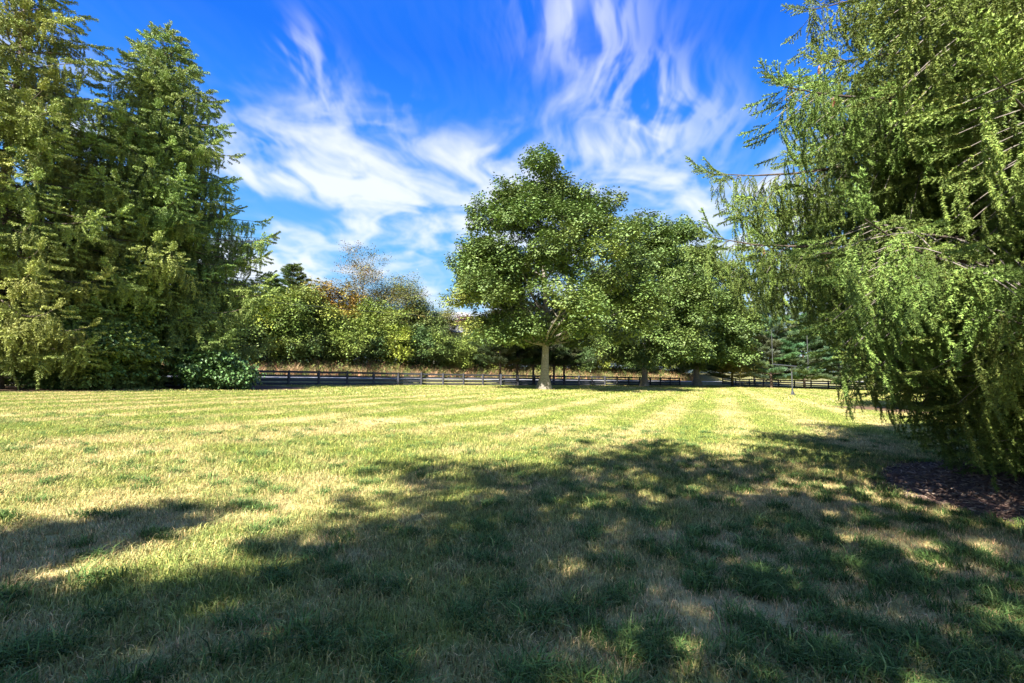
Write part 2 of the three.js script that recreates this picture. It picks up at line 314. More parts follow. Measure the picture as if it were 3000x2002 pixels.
function leafSpray(seed, n, len, ll, lw, spread, hang = .25) {  // a twig with broad leaves
  const R = rngOf(seed), mb = new MB();
  mb.tube([[0, 0, 0], [len * .5, len * .05, 0], [len, 0, 0]], [.006, .004, .002], 3, [1.2, .9, .9]);
  for (let k = 0; k < n; k++) {
    const s = (k + .6) / n, o = [len * s + (R() - .5) * spread * .6, (R() - .35) * spread, (R() - .5) * spread * 1.7], a = (R() - .5) * 4.4;
    const d = norm([Math.cos(a), -hang + (R() - .5) * .7, Math.sin(a)]), up = norm([(R() - .5) * 1.3, 1, (R() - .5) * 1.3]), r = norm(cross(d, up)), u = cross(r, d);
    const l = ll * (.7 + .6 * R()), w = lw * (.7 + .6 * R()), g = .75 + .5 * R(), c = [g * (.95 + .2 * R()), g, g * .92];
    const m = add(add(o, d, l * .45), u, -.12 * w), t = add(o, d, l), L = add(add(o, d, l * .42), r, w * .5), Q = add(add(o, d, l * .42), r, -w * .5), T = add(t, [0, -1, 0], .12 * l);
    mb.tri(o, L, m, c); mb.tri(L, T, m, c); mb.tri(o, m, Q, c); mb.tri(m, T, Q, c);
  }
  return mb.geo();
}
function pineTuft(seed, n, l, w) {  // brush of long needles at the end of a pine twig
  const R = rngOf(seed), mb = new MB();
  for (let b = 0; b < 4; b++) {
    const o0 = [b * .09, (R() - .4) * .06, (R() - .5) * .14];
    for (let k = 0; k < n; k++) {
      const e = norm([.55 + R() * .6, R() * 1.0 - .22, (R() - .5) * 1.9]), o = add(o0, e, .01), s = norm(cross(e, [R() - .5, R() - .5, R() - .5])), g = .75 + .5 * R();
      mb.tri(add(o, s, -w), add(o, s, w), add(o, e, l * (.7 + .5 * R())), [g, g, g]);
    }
  }
  mb.tube([[-.15, 0, 0], [.15, 0, 0], [.36, .02, 0]], [.007, .005, .003], 3, [1.3, .9, .8]);
  return mb.geo();
}
const G = {
  near: [hangingSpray(1), hangingSpray(2), hangingSpray(3, .42), hangingSpray(4, .7), tipSpray(5), tipSpray(6), tipSpray(7, .34)],
  far: [hangingSpray(11, .6, .065, .015, 62), hangingSpray(12, .75, .065, .015, 62), hangingSpray(13, .5, .065, .015, 62), hangingSpray(14, .9, .065, .015, 62), tipSpray(15, .5, .065, .015, 62), tipSpray(16, .45, .065, .015, 62), tipSpray(17, .4, .065, .015, 62)],
  oak: [21, 22, 23, 24].map((s) => leafSpray(s, 16, .5, .15, .105, .34)),
  bush: [31, 32, 33].map((s) => leafSpray(s, 14, .5, .12, .085, .32)),
  big: [41, 42, 43].map((s) => leafSpray(s, 9, .45, .2, .13, .3, .5)),
  fine: [51, 52, 53].map((s) => leafSpray(s, 14, .7, .085, .05, .36)),
  pine: [61, 62, 63].map((s) => pineTuft(s, 40, .15, .005)),
};

// ---------------------------------------------------------------- spruces
function profileOf(list) { return (h) => { let k = 0; while (k < list.length - 2 && h > list[k + 1][0]) k++; const t = Math.min(1, Math.max(0, (h - list[k][0]) / (list[k + 1][0] - list[k][0]))); return lerp(list[k][1], list[k + 1][1], t); }; }
function spruce(o) {
  const R = rngOf(o.seed), g = thing('spruce_tree', o.label, 'spruce', o.X, o.D, o.group), prof = profileOf(o.prof), H = o.H;
  const S = new Scatter(o.geos, M.needles), bm = new MB(), twigs = new MB(), tr = o.trunk ?? H * .013;
  const tp = [], rr = []; for (let k = 0; k <= 14; k++) { const t = k / 14; tp.push([Math.sin(t * 5 + o.seed) * .012 * H * t, -.1 + H * t, Math.cos(t * 4) * .008 * H * t]); rr.push(Math.max(.01, tr * (1 - t) ** .85 * (1 + .5 * Math.exp(-t * 18)))); }
  const tm = new MB(); tm.tube(tp, rr, 10); part('trunk', tm.geo(false), M.spruceBark, g);
  let az = R() * 6.283; const tips = [];
  for (let h = o.minH; h < H * .985; h += o.step * lerp(1, .55, h / H)) {
    const per = Math.max(3, Math.round(o.per * lerp(1, .75, h / H)));
    for (let k = 0; k < per; k++) {
      az += 6.283 / per * (.7 + .6 * R()) + .13;
      const L = prof(h) * (.68 + .42 * R()); if (L < .12) continue;
      const f = h / H, d = lerp(o.droop ?? .42, -.75, sstep(.25, 1, f)) * (.75 + .5 * R());
      const a0 = Math.max(.25, Math.min(H - .05, h + .42 * d * L + (R() - .5) * .3)), cx = Math.cos(az), cz = Math.sin(az), bend = (R() - .5) * .35;
      const at = (s) => { const b = bend * s * s * L; return [cx * L * s - cz * b, a0 + L * (-d * s + .6 * d * s * s * s), cz * L * s + cx * b]; };
      const n = 9, pts = []; for (let i = 0; i <= n; i++) pts.push(at(i / n));
      const r0 = .009 * L + .012; bm.tube(pts, pts.map((_, i) => r0 * (1 - i / n) + .005), 5);
      const bv = .8 + .4 * R(), bh = .9 + .2 * R(), bc = [o.tint[0] * bv * bh, o.tint[1] * bv, o.tint[2] * bv], warm = R() * .1 - .03;
      const sp = o.spacing, gap = R() < (o.bare ?? .12);
      for (let s = Math.max(o.from ?? .18, .2 / L); s < 1; s += sp / L * (.75 + .5 * R())) {
        const P = at(s), T = norm(add(at(Math.min(1, s + .05)), at(Math.max(0, s - .05)), -1)), lat = norm([-T[2], 0, T[0]]);
        if (gap && s < .7) continue;
        for (const side of [-1, 1]) {
          if (R() < .12) continue;
          const l2 = Math.min(o.maxSide ?? 1.4, .36 * L * (1 - s) ** .7 + .2) * (.6 + .7 * R()), D2 = norm(add(add([T[0] * .6, T[1] * .6 - .12, T[2] * .6], lat, side * .85), [0, -1, 0], .1 + .2 * R()));
          let last = P;
          for (let q = o.sec * .3; q < l2; q += o.sec * (.7 + .6 * R())) {
            const p = [P[0] + D2[0] * q, P[1] + D2[1] * q - .3 * q * q, P[2] + D2[2] * q], end = q + o.sec > l2, v = .72 + .5 * R();
            const col = [bc[0] * v * (1 + warm), bc[1] * v, bc[2] * v];
            if (o.twigs) twigs.tube([last, p], [.007, .004], 3);
            last = p;
            if (end) S.add(4 + Math.floor(R() * 3), p, [D2[0], D2[1] - .15, D2[2]], [0, 1, 0], o.scale * (.75 + .5 * R()), col);
            else S.add(Math.floor(R() * 4), p, norm([D2[0] * .8 + (R() - .5), -.25 - .5 * R(), D2[2] * .8 + (R() - .5)]), [0, 1, 0], o.scale * (.7 + .65 * R()), col);
          }
        }
      }
      const T = norm(add(at(1), at(.92), -1)), v = .9 + .3 * R();
      for (let q = 0; q < 3; q++) S.add(4 + q, at(1 - q * .12 / L), [T[0] + (q ? (R() - .5) * 1.1 : 0), T[1] + .22 + .2 * R(), T[2] + (q ? (R() - .5) * 1.1 : 0)], [0, 1, 0], o.scale * (.9 + .35 * R()), bc.map((c) => c * v));
      tips.push(at(1), at(.85), at(.7));
    }
  }
  for (let q = 0; q < 6; q++) S.add(4 + q % 3, [0, H - .12 * q - .15, 0], [(R() - .5) * .8, 1, (R() - .5) * .8], [1, 0, 0], o.scale, o.tint);
  const b = part('branches', bm.geo(false), M.spruceBark, g); b.userData.kind = 'stuff';
  if (o.twigs) part('twigs', twigs.geo(false), M.greyTwig, g).userData.kind = 'stuff';
  S.build('foliage', g);
  return { g, tips, n: S.c.reduce((a, c) => a + c.length / 3, 0) };
}
const SPRUCE = [.155, .215, .052];
const near = spruce({ label: 'large drooping spruce filling the right side, rising from the mulch bed', X: 8.3, D: 5.9, H: 12.6, seed: 7, geos: G.near, minH: .85, step: .36, per: 7, spacing: .17, sec: .17, scale: 1.0, tint: SPRUCE, trunk: .2, twigs: true, bare: .04, droop: .38,
  prof: [[.3, 2.6], [1.2, 2.9], [1.9, 3.5], [2.2, 4.3], [2.8, 4.9], [4, 5.4], [5, 5.0], [6.2, 4.8], [7.5, 3.7], [9, 2.7], [11, 1.3], [12.6, .1]] });
console.log('near spruce', near.n);
spruce({ label: 'second spruce of the right-hand row, mostly hidden behind the nearest one', X: 21.6, D: 25.2, H: 11.8, seed: 8, geos: G.far, minH: 2.4, step: .5, per: 6, spacing: .3, sec: .3, scale: 1.2, tint: SPRUCE, prof: [[1.5, 3.0], [3, 3.8], [6, 3.2], [9, 1.8], [11.8, .1]] });
spruce({ label: 'tall spruce with broad crown in front of the left end of the fence', X: -24.6, D: 33.0, H: 25.5, seed: 9, geos: G.far, minH: 1.0, step: .74, per: 6, spacing: .38, sec: .36, scale: 1.35, tint: [.215, .28, .08], bare: .25, maxSide: 2.2, prof: [[.6, 5.5], [3, 6.6], [7, 7.4], [11, 6.6], [16, 4.9], [21, 2.9], [24, 1.3], [25.5, .2]] });
spruce({ label: 'tallest spruce at the left edge, its top cut off by the frame', X: -28.2, D: 26.3, H: 27, seed: 10, geos: G.far, minH: 2.4, step: .8, per: 5, spacing: .38, sec: .36, scale: 1.35, tint: [.245, .285, .08], bare: .25, maxSide: 2.2, prof: [[1, 5.0], [4, 6.4], [9, 6.4], [14, 5.4], [20, 3.6], [25, 1.4], [27, .1]] });
spruce({ label: 'dark spruce standing between and behind the two tall left spruces', X: -29.0, D: 31.0, H: 14.5, seed: 12, geos: G.far, minH: 1.2, step: .75, per: 6, spacing: .45, sec: .42, scale: 1.5, tint: SPRUCE, prof: [[1, 4.8], [4, 5.0], [8, 3.8], [12, 1.8], [14.5, .1]] });
// spruces behind the photographer, whose shadows lie across the foreground
spruce({ label: 'slender spruce behind the photographer, its shadow tip on the left lawn', X: -9.45, D: -4.55, H: 11, seed: 13, geos: G.far, minH: 2.2, step: .42, per: 7, spacing: .22, sec: .2, scale: .9, tint: SPRUCE, bare: 0, prof: [[2, 1.3], [6, 1.2], [8.6, .85], [9.6, .5], [11, .1]] });
spruce({ label: 'second slender spruce behind the photographer, right of the first', X: -8.0, D: -5.6, H: 10, seed: 15, geos: G.far, minH: 2.2, step: .42, per: 7, spacing: .22, sec: .2, scale: .9, tint: SPRUCE, bare: 0, prof: [[2, 1.6], [5, 1.5], [7.6, 1.0], [8.8, .6], [10, .1]] });
spruce({ label: 'broad spruce behind the photographer, shading the middle of the near lawn', X: -3.9, D: -2.5, H: 13.0, seed: 14, geos: G.far, minH: 6.0, step: 1.05, per: 5, spacing: .3, sec: .26, scale: 1.0, maxSide: .75, tint: SPRUCE, bare: .05, prof: [[5, 1.8], [6.5, 2.0], [8, 2.5], [9.5, 3.5], [11, 3.8], [12.3, 2.4], [13, .3]] });
spruce({ label: 'spruce behind the photographer, shading the near right lawn', X: -1.3, D: -4.4, H: 11.4, seed: 16, geos: G.far, minH: 4.6, step: 1.0, per: 4, spacing: .3, sec: .26, scale: 1.0, maxSide: .7, tint: SPRUCE, bare: .05, prof: [[4, 3.0], [8, 3.3], [10, 2.2], [11.4, .2]] });
spruce({ label: 'narrow spruce behind the photographer, shading the bottom left of the lawn', X: -5.7, D: -4.3, H: 9.6, seed: 17, geos: G.far, minH: 4.0, step: .75, per: 5, spacing: .3, sec: .28, scale: 1.1, tint: SPRUCE, bare: .15, prof: [[4, 2.0], [7, 1.7], [8.6, .9], [9.6, .15]] });
console.log('spruces');

// ---------------------------------------------------------------- broad-leaved trees and shrubs
function broadleaf(o) {
  const R = rngOf(o.seed), g = thing(o.name, o.label, o.category, o.X, o.D, o.group), S = new Scatter(o.geos, o.mat ?? M.leaves);
  const vol = o.lobes.map((l) => (l[3] * l[4] * l[3]) ** .72), tot = vol.reduce((a, b) => a + b, 0), clumps = [];
  for (let tries = 0; clumps.length < o.clumps && tries < o.clumps * 20; tries++) {
    let w = R() * tot, k = 0; while (k < vol.length - 1 && (w -= vol[k]) > 0) k++;
    const [lx, ly, lz, rx, ry] = o.lobes[k], a = R() * 6.283, cy = R() * 2 - 1, s = Math.sqrt(1 - cy * cy), r = lerp(o.inner ?? .5, 1, Math.sqrt(R())) * (.92 + .16 * R());
    const un = 1 + (o.uneven ?? .2) * fbm(nB, Math.cos(a) * 1.6 + k * 7 + o.seed, cy * 1.6 + Math.sin(a) * 1.1, 2), p = [lx + Math.cos(a) * s * rx * r * un, ly + cy * ry * r * un, lz + Math.sin(a) * s * rx * r * un];
    if (p[1] < o.floor) continue;
    if (o.lobes.some((m, i) => i !== k && ((p[0] - m[0]) ** 2 + (p[2] - m[2]) ** 2) / m[3] ** 2 + (p[1] - m[1]) ** 2 / m[4] ** 2 < .42)) continue;
    clumps.push(p);
  }
  const top = o.top ?? Math.max(...o.lobes.map((l) => l[1])), tm = new MB(), tp = [], rr = [], tr = o.trunk, n = 12;
  for (let k = 0; k <= n; k++) { const t = k / n; tp.push([o.lean ? o.lean[0] * t * t : Math.sin(t * 4 + o.seed) * .03 * top * t, -.12 + top * t, o.lean ? o.lean[1] * t * t : Math.cos(t * 3 + o.seed) * .03 * top * t]); const base = tr * (1 - t * .93) + .01, fl = (o.flare ?? .9) * Math.exp(-t * top * 1.5); rr.push((th) => base * (1 + fl * (1 + .35 * Math.sin(th * 5 + o.seed)))); }
  const trunkMesh = [tp, rr];
  const nodes = []; for (let k = 3; k <= n; k++) nodes.push([tp[k], tr * (1 - k / n * .93) * .5]);
  const bm = new MB(), main = Math.min(clumps.length, o.limbs ?? 12);
  for (let k = 0; k < main; k++) {
    const c = clumps[Math.floor(k / main * clumps.length)], hz = Math.hypot(c[0], c[2]), want = Math.max(o.fork ?? top * .25, Math.min(top * .95, c[1] - hz * .75)), t = want / top, i = Math.min(n - 1, Math.floor(t * n)), b = add(tp[i], add(tp[i + 1], tp[i], -1), t * n - i);
    const pts = []; for (let s = 0; s <= 6; s++) { const f = s / 6; pts.push([lerp(b[0], c[0], f) + .25 * Math.sin(f * 5 + k), lerp(b[1], c[1], f ** 1.25), lerp(b[2], c[2], f) + .25 * Math.cos(f * 4 + k) * f]); }
    const r0 = Math.max(.02, tr * .42 * (1 - t * .8)); bm.tube(pts, pts.map((_, s) => r0 * (1 - s / 6 * .85) + .006), 6);
    pts.forEach((p, s) => s && nodes.push([p, r0 * (1 - s / 6 * .85) * .6]));
  }
  for (const c of clumps) {
    let best = null, bd = 1e9; for (const nd of nodes) { const d = (nd[0][0] - c[0]) ** 2 + (nd[0][1] - c[1]) ** 2 + (nd[0][2] - c[2]) ** 2 + (nd[0][1] > c[1] ? 2 : 0); if (d < bd) { bd = d; best = nd; } }
    if (bd > .05) { const m = [(best[0][0] + c[0]) / 2, (best[0][1] + c[1]) / 2 - .08 * Math.sqrt(bd), (best[0][2] + c[2]) / 2]; bm.tube([best[0], m, c], [Math.min(best[1], .03) + .008, .014, .006], 4); }
  }
  const tone = o.tone, alt = o.alt ?? tone;
  for (const c of clumps) {
    const cr = o.clumpR * (.65 + .7 * R()), v0 = .8 + .4 * R(), yel = Math.max(0, (o.yellow ?? .12) * (R() * 2.2 - .9) + (o.yellowAt ? o.yellowAt(c) : 0)), cc = mix3(tone, alt, Math.min(1, yel)).map((x) => x * v0);
    const nn = Math.round(o.per * (.7 + .6 * R()) * (cr / o.clumpR) ** 2);
    for (let k = 0; k < nn; k++) {
      const a = R() * 6.283, cy = R() * 1.75 - .75, s = Math.sqrt(Math.max(0, 1 - cy * cy)), r = cr * Math.pow(R(), .4), d = [Math.cos(a) * s, cy * .72, Math.sin(a) * s], v = .75 + .5 * R();
      S.add(Math.floor(R() * o.geos.length), add(c, d, r), norm([d[0], d[1] * .6 + .1 + (o.upright ?? 0) - .35 * R(), d[2]]), [0, 1, 0], o.scale * (.75 + .5 * R()), [cc[0] * v, cc[1] * v, cc[2] * v]);
    }
  }
  tm.tube(trunkMesh[0], trunkMesh[1], o.sides ?? 16); part('trunk', tm.geo(false), o.bark ?? M.oakBark, g);
  part('branches', bm.geo(false), o.bark ?? M.oakBark, g).userData.kind = 'stuff';
  S.build('crown', g);
  return g;
}
const OAK = [.115, .18, .05], OAKY = [.27, .27, .045], BUSH = [.16, .225, .045], LIME = [.26, .32, .05];
broadleaf({ name: 'shade_tree', label: 'big round-crowned shade tree with pale flared trunk in front of the fence', category: 'tree', X: 2.92, D: 43.7, seed: 101, trunk: .36, top: 17, fork: 4.2, flare: 1.1, limbs: 40, clumps: 190, clumpR: 1.1, per: 52, uneven: .5, geos: G.oak, scale: 1.5, tone: OAK, alt: OAKY, yellow: .18, floor: 4.0, inner: .66, yellowAt: (c) => (c[0] < -6 && c[1] < 9 ? .35 : 0),
  lobes: [[0, 9, 0, 7.2, 4.4], [-2.2, 12.5, 0, 5.4, 4.4], [3.2, 12, .5, 5.2, 4.4], [-.2, 16.4, 0, 2.9, 3.8], [.1, 19.5, 0, 1.8, 2.3], [-4.3, 16.2, .5, 2.0, 2.2], [4.2, 16.5, -.5, 2.6, 2.3], [-6.0, 8.2, 0, 2.2, 2.2], [5.2, 7.2, 1, 3.6, 3.4], [-2.8, 5.6, 0, 3.2, 2.0], [4.8, 5.0, 0, 3.8, 2.2]] });
broadleaf({ name: 'shade_tree', label: 'second shade tree right of the big one, vine-covered trunk by the fence', category: 'tree', X: 17.6, D: 64.5, seed: 102, trunk: .36, top: 17, fork: 4, limbs: 24, clumps: 165, clumpR: 1.3, per: 44, uneven: .35, geos: G.oak, scale: 1.9, tone: OAK, alt: OAKY, floor: 2.4, inner: .5,
  lobes: [[0, 8, 0, 7, 5.2], [.5, 14, 0, 6.2, 5], [.3, 19, 0, 3.4, 4], [-3.5, 13.5, 1, 3.6, 4], [4.5, 12, 1, 4, 4.5], [1, 5.2, 3, 5, 2.5]] });
broadleaf({ name: 'shade_tree', label: 'third shade tree, dark straight trunk beside the end of the fence', category: 'tree', X: 28.4, D: 74.5, seed: 103, trunk: .42, top: 19, fork: 5, limbs: 24, clumps: 170, clumpR: 1.4, per: 44, uneven: .35, geos: G.oak, scale: 2.1, tone: OAK, alt: OAKY, floor: 3.2, inner: .5,
  lobes: [[0, 9, 0, 7.6, 5.6], [-1.5, 16, 0, 6.2, 5.4], [-2.2, 21, 0, 3.6, 3.6], [4.2, 14, 0, 5, 5], [0, 6, 3, 6, 2.6]] });
console.log('shade trees');
// saplings and shrubs at the feet of the left spruces
broadleaf({ name: 'sapling', label: 'leafy green sapling under the tallest left spruce', category: 'sapling', X: -23.8, D: 28.6, seed: 111, trunk: .05, top: 3.6, limbs: 14, clumps: 70, clumpR: .55, per: 22, geos: G.big, scale: .95, tone: [.11, .19, .05], alt: [.28, .28, .04], yellow: .25, floor: .2, inner: .3, flare: .2, sides: 7, lobes: [[0, 1.7, 0, 2.3, 1.5], [-1, 3, 0, 1.4, 1.2], [1.3, 2.6, .3, 1.4, 1.2]] });
broadleaf({ name: 'sapling', label: 'bright sapling growing up through the spruce branches at left', category: 'sapling', X: -23.6, D: 29.6, seed: 112, trunk: .05, top: 6.6, limbs: 10, clumps: 44, clumpR: .55, per: 22, geos: G.big, scale: .9, tone: [.13, .21, .05], alt: [.28, .28, .04], yellow: .25, floor: .6, inner: .2, flare: .2, sides: 7, lobes: [[0, 3.4, 0, 1.3, 2.2], [.5, 6, 0, 1, 1.7]] });
broadleaf({ name: 'shrub', label: 'low dark broadleaf shrub at the right foot of the left spruces', category: 'shrub', X: -19.6, D: 31.6, seed: 113, trunk: .04, top: 1.8, limbs: 10, clumps: 60, clumpR: .5, per: 22, geos: G.big, scale: .9, tone: [.08, .155, .045], floor: .15, inner: .3, flare: .2, sides: 6, lobes: [[0, 1.2, 0, 1.9, 1.2], [-.6, 2, 0, 1.1, .9], [1.3, .8, 0, 1.2, .8]] });
broadleaf({ name: 'shrub', label: 'small leafy shrub on the lawn edge at far left', category: 'shrub', X: -26.4, D: 28.4, seed: 114, trunk: .03, top: 1.0, limbs: 6, clumps: 22, clumpR: .4, per: 20, geos: G.big, scale: .8, tone: [.11, .19, .05], floor: .1, inner: .3, flare: .2, sides: 6, lobes: [[0, .7, 0, 1.2, .7]] });

// ---------------------------------------------------------------- woods beyond the road
const woodsG = 'trees and shrubs beyond the road';
const wood = (s, q, spec) => { const [X, D] = fenceAt(s, q); return broadleaf({ X, D, floor: .2, category: spec.name.includes('shrub') ? 'shrub' : 'tree', group: woodsG, geos: G.bush, trunk: .14, limbs: 8, flare: .2, sides: 7, inner: .35, ...spec }); };
const byRay = (px, q) => { const u = (px - 1500) / 1417, k = FX - u * FD; const s = (u * (D0 + FX * q) - X0 + FD * q) / k; return s; };  // where the line of sight at bearing u meets the strip q metres behind the fence
const dome = (r, h, n, R) => { const l = [[0, h * .55, 0, r * .8, h * .42]]; for (let k = 0; k < n; k++) { const a = R() * 6.283, d = r * (.3 + .45 * R()); l.push([Math.cos(a) * d, h * (.3 + .5 * R()), Math.sin(a) * d, r * (.35 + .25 * R()), h * (.16 + .14 * R())]); } l.push([(R() - .5) * r * .5, h * .84, 0, r * .38, h * .17]); return l; };
{
  const R = rngOf(900);
  const list = [  // bearing, metres behind the fence, radius, height, name, label, tone, extras
    [668, 20, 3.0, 8.6, 'maple_tree', 'lime green young tree just right of the left spruces', LIME, { alt: OAKY, yellow: .3 }],
    [742, 18, 2.6, 7.8, 'maple_tree', 'lime green rounded tree with slim pale stems beside the road', LIME, { alt: OAKY, yellow: .25 }],
    [985, 22, 3.0, 11.2, 'maple_tree', 'tree turning orange and yellow in the middle of the woods', [.20, .18, .035], { alt: [.34, .17, .03], yellow: .7 }],
    [1062, 25, 3.2, 15.6, 'slender_tree', 'tallest thin-leaved tree rising above the woods', [.12, .125, .035], { geos: G.fine, clumps: 75, per: 9, clumpR: .75, trunk: .14, limbs: 40, scale: 2.4, alt: [.26, .15, .05], yellow: .5, inner: .2, upright: .5 }],
    [1165, 24, 3.9, 13.4, 'olive_tree', 'loose olive green tree right of the tallest thin one', [.115, .14, .035], { geos: G.fine, per: 20, scale: 2.5, alt: [.26, .19, .05], yellow: .35 }],
    [1236, 21, 3.2, 9.4, 'round_tree', 'rounded dark green tree left of the grey roof', [.07, .11, .03], { alt: OAKY, yellow: .15 }],
    [1092, 19, 3.4, 8.4, 'shrub_tree', 'dense green tree below the olive one', BUSH, { alt: OAKY, yellow: .25 }],
    [905, 19, 3.3, 9.0, 'shrub_tree', 'bushy green tree with yellow flecks left of the orange one', BUSH, { alt: OAKY, yellow: .4 }],
    [818, 17.5, 3.0, 7.2, 'shrub_tree', 'broad leafy tree below the pines', [.10, .16, .03], { alt: LIME, yellow: .4 }],
    [1385, 22, 1.5, 7.8, 'slender_tree', 'thin young tree right of the grey roof', BUSH, { clumps: 26, alt: OAKY }],
    [1290, 40, 3.4, 11.0, 'distant_tree', 'pale tree far behind, left of the grey roof', [.15, .16, .05], { alt: OAKY }],
    [1356, 44, 2.4, 11.0, 'distant_tree', 'reddish tree far behind, right of the grey roof', [.17, .08, .05], {}],
  ];
  for (const [px, q, r, h, name, label, tone, x] of list) { const s = byRay(px, q); wood(s, q, { name, label, seed: Math.round(px), top: h * .8, clumps: Math.round(26 * r), clumpR: .34 * r ** .6 + .25, per: 22, scale: 1.9, tone, lobes: dome(r, h, 6, R), ...x }); }
  // the hedge of vine-covered shrubs along the far verge
  const ORD = 'first second third fourth fifth sixth seventh eighth ninth tenth eleventh twelfth thirteenth fourteenth fifteenth sixteenth seventeenth eighteenth nineteenth twentieth twenty-first twenty-second twenty-third twenty-fourth'.split(' ');
  const hues = [BUSH, [.07, .125, .04], LIME, [.065, .12, .035], [.09, .14, .035]], words = ['lime tinted', 'grey green', 'yellow green', 'dark green', 'mid green'];
  const spots = [655, 720, 790, 862, 935, 1010, 1082, 1150, 1214, 1276, 1336, 1392, 1446, 1500, 1560, 1625, 1690, 1752, 1812, 1870, 1925, 1980, 2032, 2085];
  spots.forEach((px, k) => {
    const q = 16.2 + 1.6 * R(), s = byRay(px, q), h = 4.6 + 1.5 * R(), r = 2.3 + .5 * R();
    wood(s, q, { name: 'vine_shrub', label: ORD[k] + ' from left in the row of vine-covered shrubs behind the road', seed: 300 + k, top: h * .7, trunk: .07, clumps: 62, clumpR: .62, per: 22, scale: 1.75, tone: hues[k % 5], alt: LIME, yellow: .3, geos: G.bush, limbs: 8,
      lobes: [[0, h * .68, 0, r, h * .3], [r * .4, h * .5, r * .5, r * .7, h * .3], [-r * .5, h * .55, r * .3, r * .7, h * .28], [0, h * .3, 0, r * .8, h * .26]] });
  });
  // taller dark trees closing the woods further back
  for (let k = 0; k < 16; k++) { const px = 640 + k * 98; if (k === 7) continue; const q = 30 + 5 * R(), s = byRay(px, q), h = 7.6 + 1.6 * R() + (k > 8 ? 3 : 0); wood(s, q, { name: 'backing_tree', label: ORD[k] + ' from left of the green trees closing the woods behind', seed: 400 + k, top: h * .8, clumps: 60, clumpR: 1.1, per: 20, scale: 2.4, tone: [.085, .13, .03], lobes: dome(3.6, h, 5, R) }); }
}
console.log('woods');

// ---------------------------------------------------------------- pines
function pine(o) {
  const R = rngOf(o.seed), g = thing('pine_tree', o.label, 'pine', o.X, o.D, o.group), S = new Scatter(G.pine, M.needles), bm = new MB(), tm = new MB(), H = o.H, tp = [], rr = [];
  for (let k = 0; k <= 10; k++) { const t = k / 10; tp.push([Math.sin(t * 3 + o.seed) * .015 * H * t, -.1 + H * t, Math.cos(t * 3 + o.seed) * .015 * H * t]); rr.push(H * .013 * (1 - t) ** .8 + .015); }
  tm.tube(tp, rr, 10); part('trunk', tm.geo(false), M.pineBark, g);
  for (let h = o.minH; h < H * .97; h += o.step * (.7 + .5 * R())) {
    const f = h / H, per = 4 + Math.floor(R() * 3), a0 = R() * 6.283;
    for (let k = 0; k < per; k++) {
      const az = a0 + k / per * 6.283 + (R() - .5) * .6, L = o.r * Math.min(1, (1 - f) * 1.5 + .08) * (.65 + .45 * R()), up = lerp(.02, .75, f ** 1.4), cx = Math.cos(az), cz = Math.sin(az), v = o.tone.map((c) => c * (.8 + .4 * R()));
      const at = (s) => [cx * L * s, h + L * (up * s + .12 * s * s), cz * L * s], pts = [0, .25, .5, .75, 1].map(at);
      bm.tube(pts, pts.map((_, i) => (.008 * L + .012) * (1 - i / 4) + .006), 5);
      for (let s = .35; s <= 1.01; s += o.gap / L) for (let side = -1; side <= 1; side++) {
        const w = side * (.12 + .75 * L * .3 * (1.1 - s)) * (.5 + .8 * R()), p = at(s);
        const n = 2 + Math.floor(R() * 2); for (let q = 0; q < n; q++) { const b = .8 + .4 * R(); S.add(Math.floor(R() * 3), [p[0] - cz * w + (R() - .5) * .4, p[1] + .05 + (R() - .4) * .18, p[2] + cx * w + (R() - .5) * .4], [cx - cz * side * .7 + (R() - .5) * .7, .25 + .4 * R(), cz + cx * side * .7 + (R() - .5) * .7], [0, 1, 0], o.scale * (.8 + .5 * R()), v.map((c) => c * b)); }
      }
    }
  }
  part('branches', bm.geo(false), M.pineBark, g).userData.kind = 'stuff';
  S.build('foliage', g);
}
const PINE = [.115, .185, .08], PINEB = [.14, .21, .115];
{
  const at = (px, q) => fenceAt(byRay(px, q), q);
  let [X, D] = at(852, 26); pine({ label: 'larger pine standing above the woods near the left spruces', X, D, H: 13.6, r: 3.6, minH: 1.5, step: .7, gap: .35, scale: 1.5, seed: 71, tone: [.10, .15, .035] });
  [X, D] = at(792, 27); pine({ label: 'smaller pine left of the larger one above the woods', X, D, H: 12.0, r: 2.6, minH: 1.5, step: .7, gap: .35, scale: 1.5, seed: 72, tone: [.095, .15, .035] });
  const under = [['dark pine behind the fence just left of the big shade tree, leftmost', 1466, 1.6], ['dark pine behind the fence left of the shade tree trunk, second', 1515, 1.9], ['dark pine right beside the left of the shade tree trunk', 1562, 2.2], ['dark thick pine just right of the shade tree trunk', 1622, 2.4], ['slim dark pine second right of the shade tree trunk', 1652, 2.0]];
  under.forEach(([label, px, q], k) => { const [x, d] = at(px, q); pine({ label, X: x, D: d, H: 10.5, r: 3.0, minH: 2.3, step: .7, gap: .4, scale: 1.6, seed: 80 + k, tone: [.06, .085, .03], group: 'pines along the fence behind the shade tree' }); });
  const right = [['pine with layered pale branches right of the third shade tree', 34.5, 76, 15, 4.4], ['pine just left of the goal post, with red-brown trunk behind it', 38.5, 72, 14, 4.2], ['pine directly behind the goal post, pale blue-green', 42.5, 70.5, 13, 4.0], ['pine behind the goal post to its right, dark trunk', 47.0, 68.5, 15, 4.4], ['pine half hidden by the near spruce, by the fence', 51.5, 66, 14, 4.2], ['pine seen through the near spruce branches at right', 57, 61, 14, 4.4], ['pine at the far right seen through the near spruce', 60, 55, 13, 4.4]];
  right.forEach(([label, x, d, H, r], k) => pine({ label, X: x, D: d, H, r, minH: 1.3, step: .7, gap: .38, scale: 1.8, seed: 90 + k, tone: k % 2 ? PINEB : PINE, group: 'pines along the right-hand fence' }));
}
